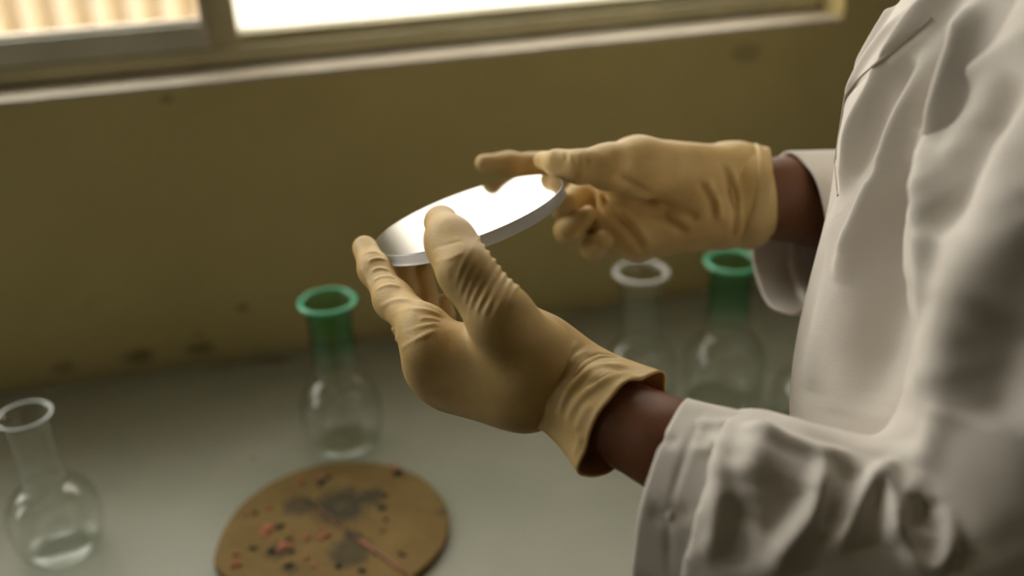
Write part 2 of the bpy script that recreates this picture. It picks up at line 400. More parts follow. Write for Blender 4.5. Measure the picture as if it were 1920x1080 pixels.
def folds(V, Q, L, cam_space=True):
    """pull ridges (amp > 0) or grooves (amp < 0) out of a surface along lines lying on it; each line tapers at its ends"""
    bv = BVHTree.FromPolygons([tuple(x) for x in V], [tuple(q) for q in Q.tolist()])
    N = normals(V, Q); off = np.zeros(len(V))
    for pts, wid, amp in L:
        P = []; out = False
        for u, v in pts:
            if cam_space: o, d = Vector((0, 0, 0)), Vector(((u - 960) / F, (540 - v) / F, 1))
            else: o, d = Vector(EYE), Vector(ray(u, v))
            hit = bv.ray_cast(o, d.normalized())[0]
            if hit is None:
                if not P: out = True
                dn = np.array(d); C = V - np.array(o); t = C @ dn / (dn @ dn)
                j = np.argmin(np.linalg.norm(C - t[:, None] * dn, axis=1)); hit = V[j]
            P.append(np.array(hit))
        P = smooth_line(np.array(P))
        q, T = poly_dist(V, P)
        taper = np.clip((1 - T if out else np.minimum(T, 1 - T)) * 3.2, 0, 1); taper = taper * taper * (3 - 2 * taper) * 0.9 + 0.1
        off += amp * taper * np.exp(-(q / wid) ** 2)
    return V + N * off[:, None]
def smooth_line(P, it=2):
    for _ in range(it):
        Z = [P[0]]
        for a, b in zip(P[:-1], P[1:]): Z += [0.75 * a + 0.25 * b, 0.25 * a + 0.75 * b]
        P = np.array(Z + [P[-1]])
    return P
def C4(u, v, d, r): return cp(u, v, d), r * d / F

# ------------------------------------------------------------------ mirror disc (held)
DC = cp(877, 399, 0.600)
_th = math.radians(19.5)
def disc_normal(c): s = math.sqrt(1 - c * c); return np.array([-math.sin(_th) * s, math.cos(_th) * s, -c])   # camera axes, z ahead
DN = disc_normal(0.315); DR = 0.0608; DT = 0.0076
dn_w = DN[0] * RT + DN[1] * UP + DN[2] * FW
bm = bmesh.new()
SAG = 0.0008
prof = [(0, -SAG)] + [(DR * 0.985 * t, -SAG * (1 - t * t)) for t in np.linspace(0.08, 1, 16)]
lathe(bm, prof, 128)
disc = empty('mirror_disc'); tag(disc, 'round polished mirror disc held level between two gloved hands', 'mirror')
face = from_bm('polished_face', bm, M_mirror, disc, True)
bm = bmesh.new()
lathe(bm, [(DR * 0.985, 0), (DR * 0.993, -0.0001), (DR * 0.999, -0.0006), (DR, -0.0012), (DR, -DT + 0.001), (DR - 0.001, -DT), (0, -DT)], 128)
edge = from_bm('ground_edge', bm, M_edge, disc, True)
q = Vector((0, 0, 1)).rotation_difference(Vector(dn_w))
disc.rotation_mode = 'QUATERNION'; disc.rotation_quaternion = q; disc.location = to_world(DC)

# ------------------------------------------------------------------ person
def field_for(prims, h, pad=0.012):
    P = np.array([p for c in prims for p, r in c]); r = max(r for c in prims for p, r in c)
    lo = np.min([p - r_ for c in prims for p, r_ in c], axis=0) - pad; hi = np.max([p + r_ for c in prims for p, r_ in c], axis=0) + pad
    return Field(lo, hi, h)

# where the body is
FC = np.array([-0.85, 0.53]); FC /= np.linalg.norm(FC); LC = np.array([-FC[1], FC[0]])    # facing, and the person's left
def sil(u, v, d):                  # torso section whose outline passes through this sight line
    return wp(u, v, d)
SECT = []                          # (z, cx, cy, front-back radius, left-right radius)
for (u, v, d), cy, a, b in (((1735, -70, 0.56), 0.545, 0.105, 0.200), ((1680, 0, 0.56), 0.540, 0.112, 0.195), ((1558, 230, 0.56), 0.530, 0.125, 0.180),
                            ((1570, 360, 0.555), 0.515, 0.120, 0.172), ((1512, 560, 0.55), 0.490, 0.125, 0.170), ((1478, 720, 0.545), 0.465, 0.130, 0.172), ((1455, 850, 0.54), 0.445, 0.132, 0.175)):
    P = wp(u, v, d); m = np.array([-P[1], P[0]]); m /= np.linalg.norm(m)
    S = math.hypot(a * (m @ FC), b * (m @ LC)); SECT.append((P[2], (-S - m[1] * cy) / m[0], cy, a, b))
zt = SECT[0][0]; x_, y_ = SECT[0][1:3]
SECT = [(1.45, x_ - 0.01, y_ + 0.01, 0.045, 0.05), (1.41, x_ - 0.005, y_ + 0.005, 0.065, 0.10), (1.375, x_, y_, 0.085, 0.165)] + SECT
zb, xb, yb = SECT[-1][:3]
SECT += [(0.96, xb + 0.06, yb - 0.06, 0.135, 0.182), (0.85, xb + 0.11, yb - 0.105, 0.145, 0.19), (0.50, xb + 0.13, yb - 0.12, 0.17, 0.21)]
SECT = np.array(sorted(SECT))
CHEST = np.array([x_, y_])
WR_N, EL_N, SH_N = wp(1160, 789, 0.476), wp(1800, 1040, 0.425), wp(2230, 20, 0.415)     # near arm: wrist, elbow, shoulder
WR_F = wp(1425, 372, 0.668); EL_F = np.array([0.43, 0.715, 1.115]); SH_F = np.array([CHEST[0] - 0.17 * LC[0], CHEST[1] - 0.17 * LC[1], 1.335])
HEAD = np.array([CHEST[0] - 0.075, CHEST[1] + 0.05, 1.615])
at_z = lambda z: np.array([np.interp(z, SECT[:, 0], SECT[:, 1]), np.interp(z, SECT[:, 0], SECT[:, 2]), z])
PEL = at_z(0.88)

# body, one continuous surface
neck = np.array([CHEST[0] - 0.005, CHEST[1], 1.42])
S3 = lambda p, z: np.array([p[0], p[1], z])
l3, f3 = np.array([*LC, 0]), np.array([*FC, 0])
body_chains = [
    [(PEL, 0.10), (at_z(1.03), 0.092), (at_z(1.20), 0.092), (at_z(1.27), 0.09), (neck - [0, 0, 0.04], 0.055), (neck + f3 * 0.01 + [0, 0, 0.03], 0.052), (HEAD - [0, 0, 0.03], 0.068)],
    [(S3(CHEST, 1.28) + l3 * 0.11, 0.065), (S3(CHEST, 1.28) - l3 * 0.11, 0.065)],
    [(PEL + l3 * 0.08, 0.09), (PEL - l3 * 0.08, 0.09)],
    [(SH_N, 0.042), (0.5 * SH_N + 0.5 * EL_N, 0.033), (EL_N, 0.030), (wp(1500, 955, 0.446), 0.030), (wp(1240, 828, 0.466), 0.0225), (WR_N, 0.0213), (wp(1112, 762, 0.487), 0.0165), (wp(1060, 735, 0.497), 0.013)],
    [(S3(CHEST, 1.30) + l3 * 0.1, 0.06), (SH_N, 0.045)],
    [(S3(CHEST, 1.30) - l3 * 0.1, 0.06), (SH_F, 0.05), (0.5 * SH_F + 0.5 * EL_F, 0.043), (EL_F, 0.037), (wp(1560, 380, 0.70), 0.033), (wp(1470, 373, 0.673), 0.0292), (WR_F, 0.0262), (wp(1390, 368, 0.668), 0.021), (wp(1350, 366, 0.668), 0.014)],
    [(HEAD - [0, 0, 0.02], 0.075), (HEAD + [0, 0, 0.045] - f3 * 0.02, 0.088)],
    [(HEAD + f3 * 0.055 - [0, 0, 0.065], 0.032), (HEAD + f3 * 0.04, 0.05)],
    [(HEAD + f3 * 0.088 + [0, 0, 0.01], 0.010), (HEAD + f3 * 0.103 - [0, 0, 0.022], 0.0135)],
    [(HEAD + f3 * 0.088 - [0, 0, 0.055] + l3 * 0.015, 0.008), (HEAD + f3 * 0.088 - [0, 0, 0.055] - l3 * 0.015, 0.008)],
    [(HEAD + l3 * 0.083 + [0, 0, 0.015], 0.012), (HEAD + l3 * 0.08 - [0, 0, 0.02], 0.009)],
    [(HEAD - l3 * 0.083 + [0, 0, 0.015], 0.012), (HEAD - l3 * 0.08 - [0, 0, 0.02], 0.009)],
]
for sgn in (1, -1):
    hip = PEL + l3 * 0.09 * sgn; knee = hip + f3 * 0.03 + [0, 0, -0.40]; ank = np.array([knee[0], knee[1], 0.09]) - f3 * 0.04
    body_chains.append([(hip, 0.085), (knee, 0.055), (ank + [0, 0, 0.22], 0.05), (ank, 0.035), (ank + f3 * 0.10 - [0, 0, 0.045], 0.03)])
fb = field_for(body_chains, 0.0055, 0.02)
for c in body_chains:
    small = max(r for p, r in c) < 0.015
    arm = any(p is WR_N or p is WR_F for p, r in c)
    fb.chain(c, 0.006 if small else 0.002 if arm else 0.02)
V, Q = fb.mesh(2)
person = mesh_np('person', V, Q, M_skin)
tag(person, 'person in white lab coat and cream latex gloves holding a mirror disc over the bench', 'person')

# coat ---------------------------------------------------------------
zs = SECT[:, 0]
def sect(z): return [np.interp(z, zs, SECT[:, k]) for k in range(1, 5)]
zz = np.concatenate([np.linspace(1.45, 1.0, 330), np.linspace(0.995, 0.50, 80)])
A = np.concatenate([np.linspace(-1.0, 2.2, 560), np.linspace(2.2, 2 * math.pi - 1.0, 120)[1:-1]])
NZ, NA = len(zz), len(A)
zf = np.linspace(1.45, 0.50, 300); ker = np.exp(-np.linspace(-2, 2, 41) ** 2); ker /= ker.sum()
cols = [np.interp(zz, zf[::-1], np.convolve(np.pad(c, 20, 'edge'), ker, 'valid')[::-1]) for c in sect(zf)]
CX, CY, RA, RB = [c[:, None] for c in cols]
V = np.stack([CX + RA * np.cos(A) * FC[0] + RB * np.sin(A) * LC[0], CY + RA * np.cos(A) * FC[1] + RB * np.sin(A) * LC[1], np.broadcast_to(zz[:, None], (NZ, NA))], 2)
hang = np.clip((1.15 - zz) / 0.6, 0, 1)[:, None]
rr = 0.010 * hang * np.sin(7 * A + 1.0) + 0.004 * hang * np.sin(17 * A)
V[..., 0] += rr * (np.cos(A) * FC[0] + np.sin(A) * LC[0]); V[..., 1] += rr * (np.cos(A) * FC[1] + np.sin(A) * LC[1])
V = V.reshape(-1, 3)
I = np.arange(NZ * NA).reshape(NZ, NA); J = np.roll(I, -1, 1)
Q = np.stack([I[:-1], I[1:], J[1:], J[:-1]], 2).reshape(-1, 4)
cf = [([(1800, -40), (1778, 11), (1728, 72), (1667, 178), (1622, 267), (1583, 356)], 0.0071, 0.0149),
      ([(1745, 90), (1703, 222), (1667, 317), (1639, 389), (1615, 470), (1600, 540)], 0.0076, 0.0135),
      ([(1690, 150), (1640, 260), (1600, 340)], 0.0057, -0.0054),
      ([(1725, 110), (1685, 240), (1645, 340)], 0.0057, -0.0068),
      ([(1700, 20), (1650, 80), (1610, 140), (1580, 220)], 0.0038, 0.0041),
      ([(1660, 20), (1640, 60), (1600, 150)], 0.0038, 0.0047),
      ([(1833, 0), (1811, 83), (1789, 156), (1769, 211), (1745, 300)], 0.0076, 0.0135),
      ([(1800, 60), (1765, 150), (1735, 250)], 0.0066, -0.0095),
      ([(1705, 300), (1690, 420), (1668, 540), (1640, 660), (1620, 780)], 0.0171, -0.0149),
      ([(1570, 380), (1585, 460), (1560, 600), (1530, 740)], 0.0171, 0.0081),
      ([(1630, 480), (1600, 620), (1580, 780)], 0.0133, 0.0054)]
V = folds(V, Q, cf, False)
seam_px = [(1745, 35), (1728, 50), (1689, 83), (1639, 122), (1606, 150), (1580, 186), (1565, 222), (1563, 289), (1571, 367)]
V = folds(V, Q, [(seam_px, 0.0022, -0.0022)], False)
coat = mesh_np('lab_coat', V, Q, M_coat, person); coat['label'] = 'white cotton lab coat body'
so = coat.modifiers.new('thickness', 'SOLIDIFY'); so.thickness = 0.0012; so.offset = -1
bv = BVHTree.FromPolygons([tuple(x) for x in V], [tuple(q_) for q_ in Q.tolist()])
sq = smooth_line(np.array(seam_px, float), 4)
sp = [bv.ray_cast(Vector(EYE), Vector(ray(u, v)).normalized())[0] for u, v in sq]
sp = [np.array(p) + 0.0007 * (EYE - np.array(p)) / np.linalg.norm(EYE - np.array(p)) for p in sp if p is not None]
if len(sp) > 3:
    bm = bmesh.new(); tube(bm, sp, 0.0007, 6); o = from_bm('front_edge_seam', bm, M_stitch, coat, True)

def sleeve(name, stations, inner_scale, cut_p, cut_n, fold_list, h, label):
    f = field_for([stations], h, 0.02)
    f.chain(stations, 0.02)
    a, ra = stations[0]; b, rb = stations[1]
    d = (b - a) / np.linalg.norm(b - a)
    f.cone(a - d * 0.05, a + d * 0.11, ra - inner_scale, ra - inner_scale * 1.5, 0, 'cut')
    f.cut(cut_p, cut_n)
    V, Q = f.mesh(3)
    V = folds(V, Q, fold_list)
    # fine cloth unevenness
    V = V + normals(V, Q) * (0.0006 * np.sin(V[:, 0] * 210 + 3 * np.sin(V[:, 1] * 90)) * np.sin(V[:, 1] * 170 + 2 * np.sin(V[:, 2] * 120)))[:, None]
    o = mesh_np(name, to_world(V), Q, M_coat, person); o['label'] = label
    return o, V, Q
st = [C4(1262, 935, 0.461, 181), C4(1440, 985, 0.447, 190), C4(1640, 1040, 0.437, 186), C4(1800, 1062, 0.428, 185), C4(1925, 800, 0.425, 200), C4(1985, 450, 0.425, 250), C4(2240, 20, 0.415, 330)]
ax = st[1][0] - st[0][0]
near_folds = [
    ([(1352, 800), (1347, 849), (1351, 956), (1324, 1062)], 0.0038, 0.0030),
    ([(1432, 800), (1420, 840), (1405, 905)], 0.0075, 0.0050),
    ([(1545, 845), (1538, 911), (1520, 973), (1462, 1036), (1449, 1078)], 0.0042, 0.0060),
    ([(1400, 800), (1470, 830), (1540, 850), (1600, 850)], 0.004, 0.003),
    ([(1684, 858), (1640, 893), (1604, 951), (1578, 1009), (1560, 1024)], 0.0032, 0.0055),
    ([(1662, 884), (1671, 956), (1667, 1030)], 0.0030, 0.0045),
    ([(1724, 893), (1692, 938), (1684, 985), (1700, 1040), (1742, 1071), (1772, 1050), (1784, 1000), (1765, 940)], 0.0035, 0.0050),
    ([(1390, 930), (1385, 1000), (1378, 1070)], 0.006, -0.0035),
    ([(1490, 900), (1470, 955), (1430, 1010)], 0.008, -0.0050),
    ([(1600, 870), (1575, 930), (1550, 1000)], 0.005, -0.0035),
    ([(1735, 930), (1730, 1000)], 0.006, -0.004),
    ([(1930, 55), (1844, 128), (1789, 178), (1756, 239), (1742, 311), (1737, 400), (1740, 500), (1730, 620)], 0.0057, 0.0080),
    ([(1910, 140), (1830, 239), (1780, 350), (1765, 450)], 0.0095, -0.0123),
    ([(1930, 365), (1850, 472), (1800, 560), (1765, 680), (1740, 790)], 0.0152, 0.0087),
    ([(1920, 560), (1880, 680), (1850, 800)], 0.0133, -0.0087),
    ([(1770, 760), (1745, 830), (1720, 880)], 0.006, 0.003)]
sl_n, _, _ = sleeve('sleeve', st, 0.006, cp(1325, 953, 0.456), -(ax / np.linalg.norm(ax)) + np.array([0, 0.05, 0.0]), near_folds, 0.0025, 'near sleeve of the white coat, loosely creased, wide cuff')
# far sleeve
def w2c(P): q = np.asarray(P) - EYE; return np.array([q @ RT, q @ UP, q @ FW])
sf = [C4(1476, 442, 0.676, 146), C4(1560, 445, 0.686, 148), (w2c(EL_F + [0, 0, -0.01]), 0.058), (w2c(0.4 * EL_F + 0.6 * SH_F), 0.06), (w2c(SH_F + [0, 0, -0.015]), 0.068)]
sl_f, _, _ = sleeve('sleeve', sf, 0.007, cp(1530, 445, 0.687), np.array([-0.97, 0.02, -0.20]), [([(1520, 300), (1535, 360), (1530, 430)], 0.006, 0.002)], 0.0032, 'far sleeve of the white coat with an open drooping cuff')

def loft(name, stations, r2s, thick, mat, parent, fold_list=(), waves=None, n=160, sub=10, r_in=0.9, roll=0.0, label=None):
    """open tube from (top, bottom, depth) stations, first station = far end, last = the open rim; double walled"""
    c = np.array([0.5 * (cp(*t, d) + cp(*b, d)) for t, b, d in stations]); a1 = np.array([0.5 * (cp(*t, d) - cp(*b, d)) for t, b, d in stations])
    r2 = np.array([r * d / F for r, (t, b, d) in zip(r2s, stations)])
    m = (len(c) - 1) * sub + 1; x = np.linspace(0, len(c) - 1, m); k = np.arange(len(c))
    sm = lambda y: np.convolve(np.pad(y, 4, 'reflect', reflect_type='odd'), np.array([1, 2, 3, 4, 5, 4, 3, 2, 1]) / 25, 'valid')
    itp = lambda Y: np.stack([sm(np.interp(x, k, Y[:, i])) for i in range(3)], 1)
    C, A1 = itp(c), itp(a1); R2 = sm(np.interp(x, k, r2))
    D = np.gradient(C, axis=0); D /= np.linalg.norm(D, axis=1)[:, None]
    A1 = A1 - (A1 * D).sum(1)[:, None] * D * 0.6
    A2 = np.cross(D, A1); A2 /= np.linalg.norm(A2, axis=1)[:, None]
    T = np.linspace(0, 2 * math.pi, n, endpoint=False); rows = []
    u = x / (len(c) - 1)
    def ring(i, off, push=0.0):
        r1 = np.linalg.norm(A1[i]); e1 = A1[i] / r1
        w_ = waves(T, u[i]) if waves else 0 * T
        return C[i] + D[i] * push + ((r1 + off + w_) * np.cos(T))[:, None] * e1 + ((R2[i] + off + w_) * np.sin(T))[:, None] * A2[i]
    for i in range(m): rows.append(ring(i, 0))
    rows.append(ring(m - 1, roll * 0.5, thick * 0.7 + roll)); rows.append(ring(m - 1, -thick * 0.5, thick * 1.0 + roll)); rows.append(ring(m - 1, -thick, thick * 0.7))
    for i in range(m - 1, int(m * (1 - r_in)), -1): rows.append(ring(i, -thick))
    V = np.concatenate(rows); I = np.arange(len(V)).reshape(len(rows), n); J = np.roll(I, -1, 1)
    Q = np.stack([I[:-1], J[:-1], J[1:], I[1:]], 2).reshape(-1, 4)
    cc = np.concatenate([C, C[::-1]])
    if (normals(V, Q)[:n * (m - 1)] * (V[:n * (m - 1)] - np.repeat(C[:m - 1], n, 0))).sum() < 0: Q = Q[:, ::-1]
    if fold_list: V = folds(V, Q, fold_list)
    o = mesh_np(name, to_world(V), Q, mat, parent)
    if label: o['label'] = label
    return o
cuff_w = lambda T, u: 0.0007 * np.sin(5 * T + 1) + 0.0005 * np.sin(9 * T)
loft('cuff', [((1408, 776), (1342, 1160), 0.4485), ((1345, 763), (1280, 1142), 0.4550), ((1290, 749), (1224, 1118), 0.4610)], [172, 172, 170], 0.0022, M_coat, sl_n,
     [([(1322, 765), (1290, 840), (1265, 911), (1252, 1000), (1256, 1075)], 0.0014, -0.0011), ([(1300, 790), (1345, 800), (1380, 790)], 0.003, 0.0016), ([(1290, 840), (1340, 850), (1380, 830)], 0.003, 0.0012),
      ([(1352, 800), (1347, 849), (1351, 956), (1330, 1062)], 0.0038, 0.0026), ([(1215, 960), (1260, 970), (1300, 960)], 0.004, -0.0012), ([(1230, 820), (1270, 830)], 0.003, -0.0012)], cuff_w)
loft('cuff', [((1612, 285), (1618, 598), 0.6915), ((1545, 285), (1550, 595), 0.6835), ((1474, 287), (1482, 592), 0.6755)], [138, 136, 132], 0.0024, M_coat, sl_f, [], cuff_w)

# gloves -------------------------------------------------------------
def glove(chains, k_list, fold_list, h, label, cut=None):
    f = field_for(chains, h)
    for c, k in zip(chains, k_list): f.chain(c, k)
    if cut: f.cut(*cut)
    V, Q = f.mesh(2)
    V = folds(V, Q, fold_list)
    o = mesh_np('glove', to_world(V), Q, M_glove, person); o['label'] = label
    return o, V, Q
n1 = lambda x, y: (640 + x / 2, 360 + y / 2)
NL = lambda *p: [n1(*q) for q in p]
near_chains = [
    [C4(1012, 674, 0.498, 50), C4(978, 736, 0.504, 50)],
    [C4(1005, 680, 0.498, 50), C4(812, 648, 0.508, 44)],
    [C4(1000, 700, 0.498, 54), C4(812, 682, 0.516, 47)],
    [C4(990, 722, 0.502, 52), C4(825, 708, 0.530, 45)],
    [C4(985, 738, 0.507, 48), C4(852, 730, 0.545, 41)],
    [C4(1008, 666, 0.494, 50), C4(938, 594, 0.478, 50), C4(872, 508, 0.484, 40), C4(845, 455, 0.500, 36), C4(827, 417, 0.521, 32.5)],
    [C4(812, 648, 0.508, 46), C4(795, 618, 0.515, 43), C4(738, 563, 0.545, 33), C4(703, 506, 0.567, 27), C4(684, 465, 0.583, 23.5)],
    [C4(812, 682, 0.516, 44), C4(768, 615, 0.565, 29), C4(757, 545, 0.588, 25), C4(752, 498, 0.592, 23)],
    [C4(825, 708, 0.530, 42), C4(803, 625, 0.585, 25), C4(799, 550, 0.598, 20), C4(796, 510, 0.596, 18.5)],
    [C4(852, 730, 0.545, 38), C4(842, 650, 0.590, 22), C4(836, 592, 0.602, 17), C4(832, 566, 0.602, 15)],
]
near_k = [0.02, 0.02, 0.02, 0.02, 0.02, 0.016, 0.008, 0.003, 0.003, 0.003]
nf = [  # ridges at the thumb root
    (NL((525, 165), (492, 212), (455, 275), (432, 340)), 0.0010, 0.00088), (NL((545, 195), (512, 240), (472, 305), (447, 385)), 0.0010, 0.00105),
    (NL((565, 218), (532, 266), (492, 335), (464, 425)), 0.0010, 0.00115), (NL((586, 246), (553, 293), (512, 365), (482, 445)), 0.0010, 0.00115),
    (NL((610, 268), (577, 314), (537, 388), (507, 458)), 0.0010, 0.00115), (NL((636, 288), (603, 334), (562, 412), (532, 472)), 0.0010, 0.00105),
    (NL((660, 304), (627, 352), (592, 422), (567, 478)), 0.0010, 0.00088), (NL((684, 322), (652, 367), (620, 428)), 0.0010, 0.00061),
    (NL((335, 215), (400, 200), (455, 185)), 0.0011, -0.0004), (NL((350, 265), (410, 255), (460, 225)), 0.0011, 0.0005),
    (NL((400, 400), (410, 330), (395, 280)), 0.0016, 0.0003),
    # index root
    (NL((145, 432), (230, 402), (310, 420), (385, 466)), 0.0015, 0.0014), (NL((168, 482), (250, 442), (330, 448), (383, 470)), 0.0014, 0.0012),
    (NL((190, 518), (270, 478), (370, 482)), 0.0013, 0.0011), (NL((205, 555), (275, 515), (368, 496)), 0.0013, 0.0011),
    (NL((225, 590), (285, 555), (355, 520)), 0.0013, 0.0009), (NL((240, 405), (300, 430), (380, 460)), 0.0012, 0.0006),
    # index finger
    (NL((120, 335), (165, 318), (205, 325)), 0.0013, 0.0010), (NL((112, 300), (150, 285), (185, 300)), 0.0012, 0.0009),
    (NL((100, 262), (130, 250), (165, 255)), 0.0011, 0.0008), (NL((130, 370), (180, 348), (225, 360)), 0.0012, 0.0008),
    (NL((85, 235), (110, 225), (140, 230)), 0.001, 0.0006), (NL((72, 280), (95, 320), (110, 370)), 0.0012, 0.0008)]
wrist_folds = [
    (NL((715, 770), (738, 660), (790, 565)), 0.0016, 0.0011), (NL((735, 790), (770, 690), (850, 600), (890, 560)), 0.0016, 0.0012),
    (NL((770, 830), (790, 740), (850, 650), (930, 590)), 0.0018, 0.0012), (NL((815, 850), (840, 770), (900, 690), (1000, 650), (1090, 655)), 0.0022, 0.0018),
    (NL((850, 860), (880, 800), (950, 725), (1040, 690), (1140, 690)), 0.0022, 0.0020), (NL((880, 900), (900, 850), (940, 790)), 0.0022, 0.0012),
    (NL((860, 720), (905, 650), (960, 610), (1050, 620)), 0.0016, -0.0012),
    (NL((920, 740), (980, 690), (1060, 670)), 0.0016, -0.0014), (NL((895, 1040), (885, 960), (900, 900)), 0.002, 0.0012)]
gl_n, GV, GQ = glove(near_chains, near_k, nf, 0.0010, 'near cream latex glove with a loose flared wrist, thumb up')
def gw(T, u): return u * u * (0.0016 * np.sin(4 * T + 0.6) + 0.0010 * np.sin(7 * T + 2)) + 0.0003 * np.sin(11 * T) * u
loft('flared_wrist', [((1005, 575), (920, 772), 0.5050), ((1048, 594), (966, 788), 0.5015), ((1113, 645), (1028, 812), 0.4955), ((1162, 672), (1066, 846), 0.4870), ((1236, 702), (1094, 886), 0.4740)], [46, 60, 70, 76, 88], 0.0009, M_glove, gl_n,
     wrist_folds, gw, 200, 12, 0.7, 0.0012)

f1 = lambda x, y: (860 + x / 2.667, 230 + y / 2.667)
FL = lambda *p: [f1(*q) for q in p]
far_chains = [
    [C4(1368, 322, 0.668, 47), C4(1360, 402, 0.668, 47)],
    [C4(1385, 330, 0.665, 54), C4(1195, 314, 0.632, 56), C4(1140, 313, 0.617, 41), C4(1085, 313, 0.611, 29), C4(1045, 306, 0.616, 22), C4(1017, 300, 0.634, 17.5)],
    [C4(1150, 352, 0.660, 34), C4(1168, 415, 0.664, 42), C4(1190, 438, 0.668, 38)],
    [C4(1385, 335, 0.675, 50), C4(1185, 345, 0.690, 46)],
    [C4(1385, 360, 0.675, 50), C4(1185, 375, 0.690, 46)],
    [C4(1385, 385, 0.675, 50), C4(1185, 410, 0.690, 44)],
    [C4(1380, 402, 0.670, 46), C4(1195, 438, 0.680, 42)],
    [C4(1350, 400, 0.655, 38), C4(1205, 432, 0.662, 38)],
    [C4(1185, 345, 0.690, 42), C4(1090, 322, 0.697, 26), C4(1000, 309, 0.692, 19.5), C4(955, 307, 0.684, 19), C4(908, 307, 0.679, 18)],
    [C4(1185, 375, 0.680, 40), C4(1088, 368, 0.676, 29), C4(1056, 388, 0.665, 25), C4(1064, 376, 0.646, 19)],
    [C4(1185, 410, 0.682, 36), C4(1098, 406, 0.676, 29), C4(1064, 432, 0.670, 25), C4(1072, 428, 0.660, 24), C4(1102, 402, 0.648, 17)],
    [C4(1195, 438, 0.680, 40), C4(1130, 455, 0.685, 27), C4(1112, 466, 0.672, 23), C4(1132, 450, 0.655, 17)],
]
far_k = [0.02, 0.007, 0.012, 0.02, 0.02, 0.02, 0.02, 0.015, 0.008, 0.002, 0.002, 0.002]
ff = [(FL((640, 290), (700, 370), (790, 470), (870, 550), (930, 660)), 0.003, -0.0045), (FL((850, 380), (980, 440), (1080, 510), (1140, 560)), 0.003, -0.0045),
      (FL((700, 340), (800, 430), (900, 530), (960, 620)), 0.003, 0.0026), (FL((1000, 430), (1120, 440), (1200, 480)), 0.003, -0.0032),
      (FL((1200, 300), (1260, 390), (1275, 490)), 0.0024, -0.0018), (FL((1240, 280), (1300, 380), (1310, 500)), 0.0024, 0.0016),
      (FL((1310, 200), (1365, 340), (1380, 480), (1372, 570)), 0.0024, -0.0022), (FL((1345, 200), (1400, 330), (1412, 480), (1390, 590)), 0.0024, 0.0016),
      (FL((880, 170), (850, 240), (800, 270)), 0.003, -0.0008), (FL((560, 150), (565, 200)), 0.0015, 0.0008), (FL((600, 150), (610, 210)), 0.0015, 0.0008),
      (FL((520, 145), (525, 185)), 0.0015, 0.0007), (FL((650, 140), (660, 210)), 0.0015, 0.0007), (FL((770, 260), (900, 330), (1000, 370)), 0.003, -0.0022)]
gl_f, _, _ = glove(far_chains, far_k, ff, 0.0013, 'far cream latex glove, palm towards the viewer, rolled wrist band')
loft('wrist_band', [((1330, 276), (1322, 440), 0.668), ((1360, 273), (1352, 448), 0.668), ((1395, 273), (1385, 458), 0.668), ((1428, 276), (1412, 466), 0.668)], [64, 72, 82, 86], 0.001, M_glove, gl_f,
     ff[6:8], lambda T, u: 0.0007 * np.sin(6 * T + 3 * u) * u, 160, 10, 0.7)
loft('rolled_band', [((1398, 277), (1384, 458), 0.668), ((1406, 271), (1390, 467), 0.668), ((1420, 270), (1400, 470), 0.668), ((1434, 273), (1412, 466), 0.668), ((1441, 282), (1420, 452), 0.668)], [76, 86, 88, 88, 80], 0.0016, M_roll, gl_f,
     [], lambda T, u: 0.0006 * np.sin(5 * T + 2 * u), 160, 8, 0.6)
# rim of the near glove's flared wrist
# hair, trousers, shoes
bm = bmesh.new()
bmesh.ops.create_icosphere(bm, subdivisions=4, radius=0.1)
for v in bm.verts:
    p = np.array(v.co); n = p / np.linalg.norm(p); fwd = n @ f3
    r = 0.102 if not (fwd > 0.35 and n[2] < 0.45) else 0.06
    if n[2] < -0.35: r = 0.07
    q_ = HEAD + [0, 0, 0.03] - f3 * 0.018 + n * r * (1 + 0.02 * math.sin(40 * n[0]) * math.sin(37 * n[1]))
    v.co = q_
from_bm('hair', bm, M_hair, person, True)
tr = []
for sgn in (1, -1):
    hip = PEL + l3 * 0.09 * sgn; knee = hip + f3 * 0.03 + [0, 0, -0.40]; ank = np.array([knee[0], knee[1], 0.10]) - f3 * 0.04
    tr.append([(hip, 0.098), (knee, 0.075), (ank, 0.06)])
ft = field_for(tr, 0.006, 0.02)
for c in tr: ft.chain(c, 0.02)
ft.cut(tr[0][2][0] + np.array([0, 0, -0.005]), (0, 0, -1))
V, Q = ft.mesh(2); mesh_np('trousers', V, Q, M_trouser, person)
for sgn, c in zip((1, -1), tr):
    a = c[2][0]; fs = Field(a + np.array([-0.2, -0.2, -0.1]), a + np.array([0.2, 0.2, 0.05]), 0.005)
    base = np.array([a[0], a[1], 0.045]); fs.chain([(base - f3 * 0.03, 0.042), (base + f3 * 0.14, 0.038)], 0.01); fs.chain([(base, 0.042), (base + [0, 0, 0.04], 0.045)], 0.02)
    fs.cut((0, 0, 0.002), (0, 0, -1)); V, Q = fs.mesh(2); mesh_np('shoe', V, Q, M_shoe, person)

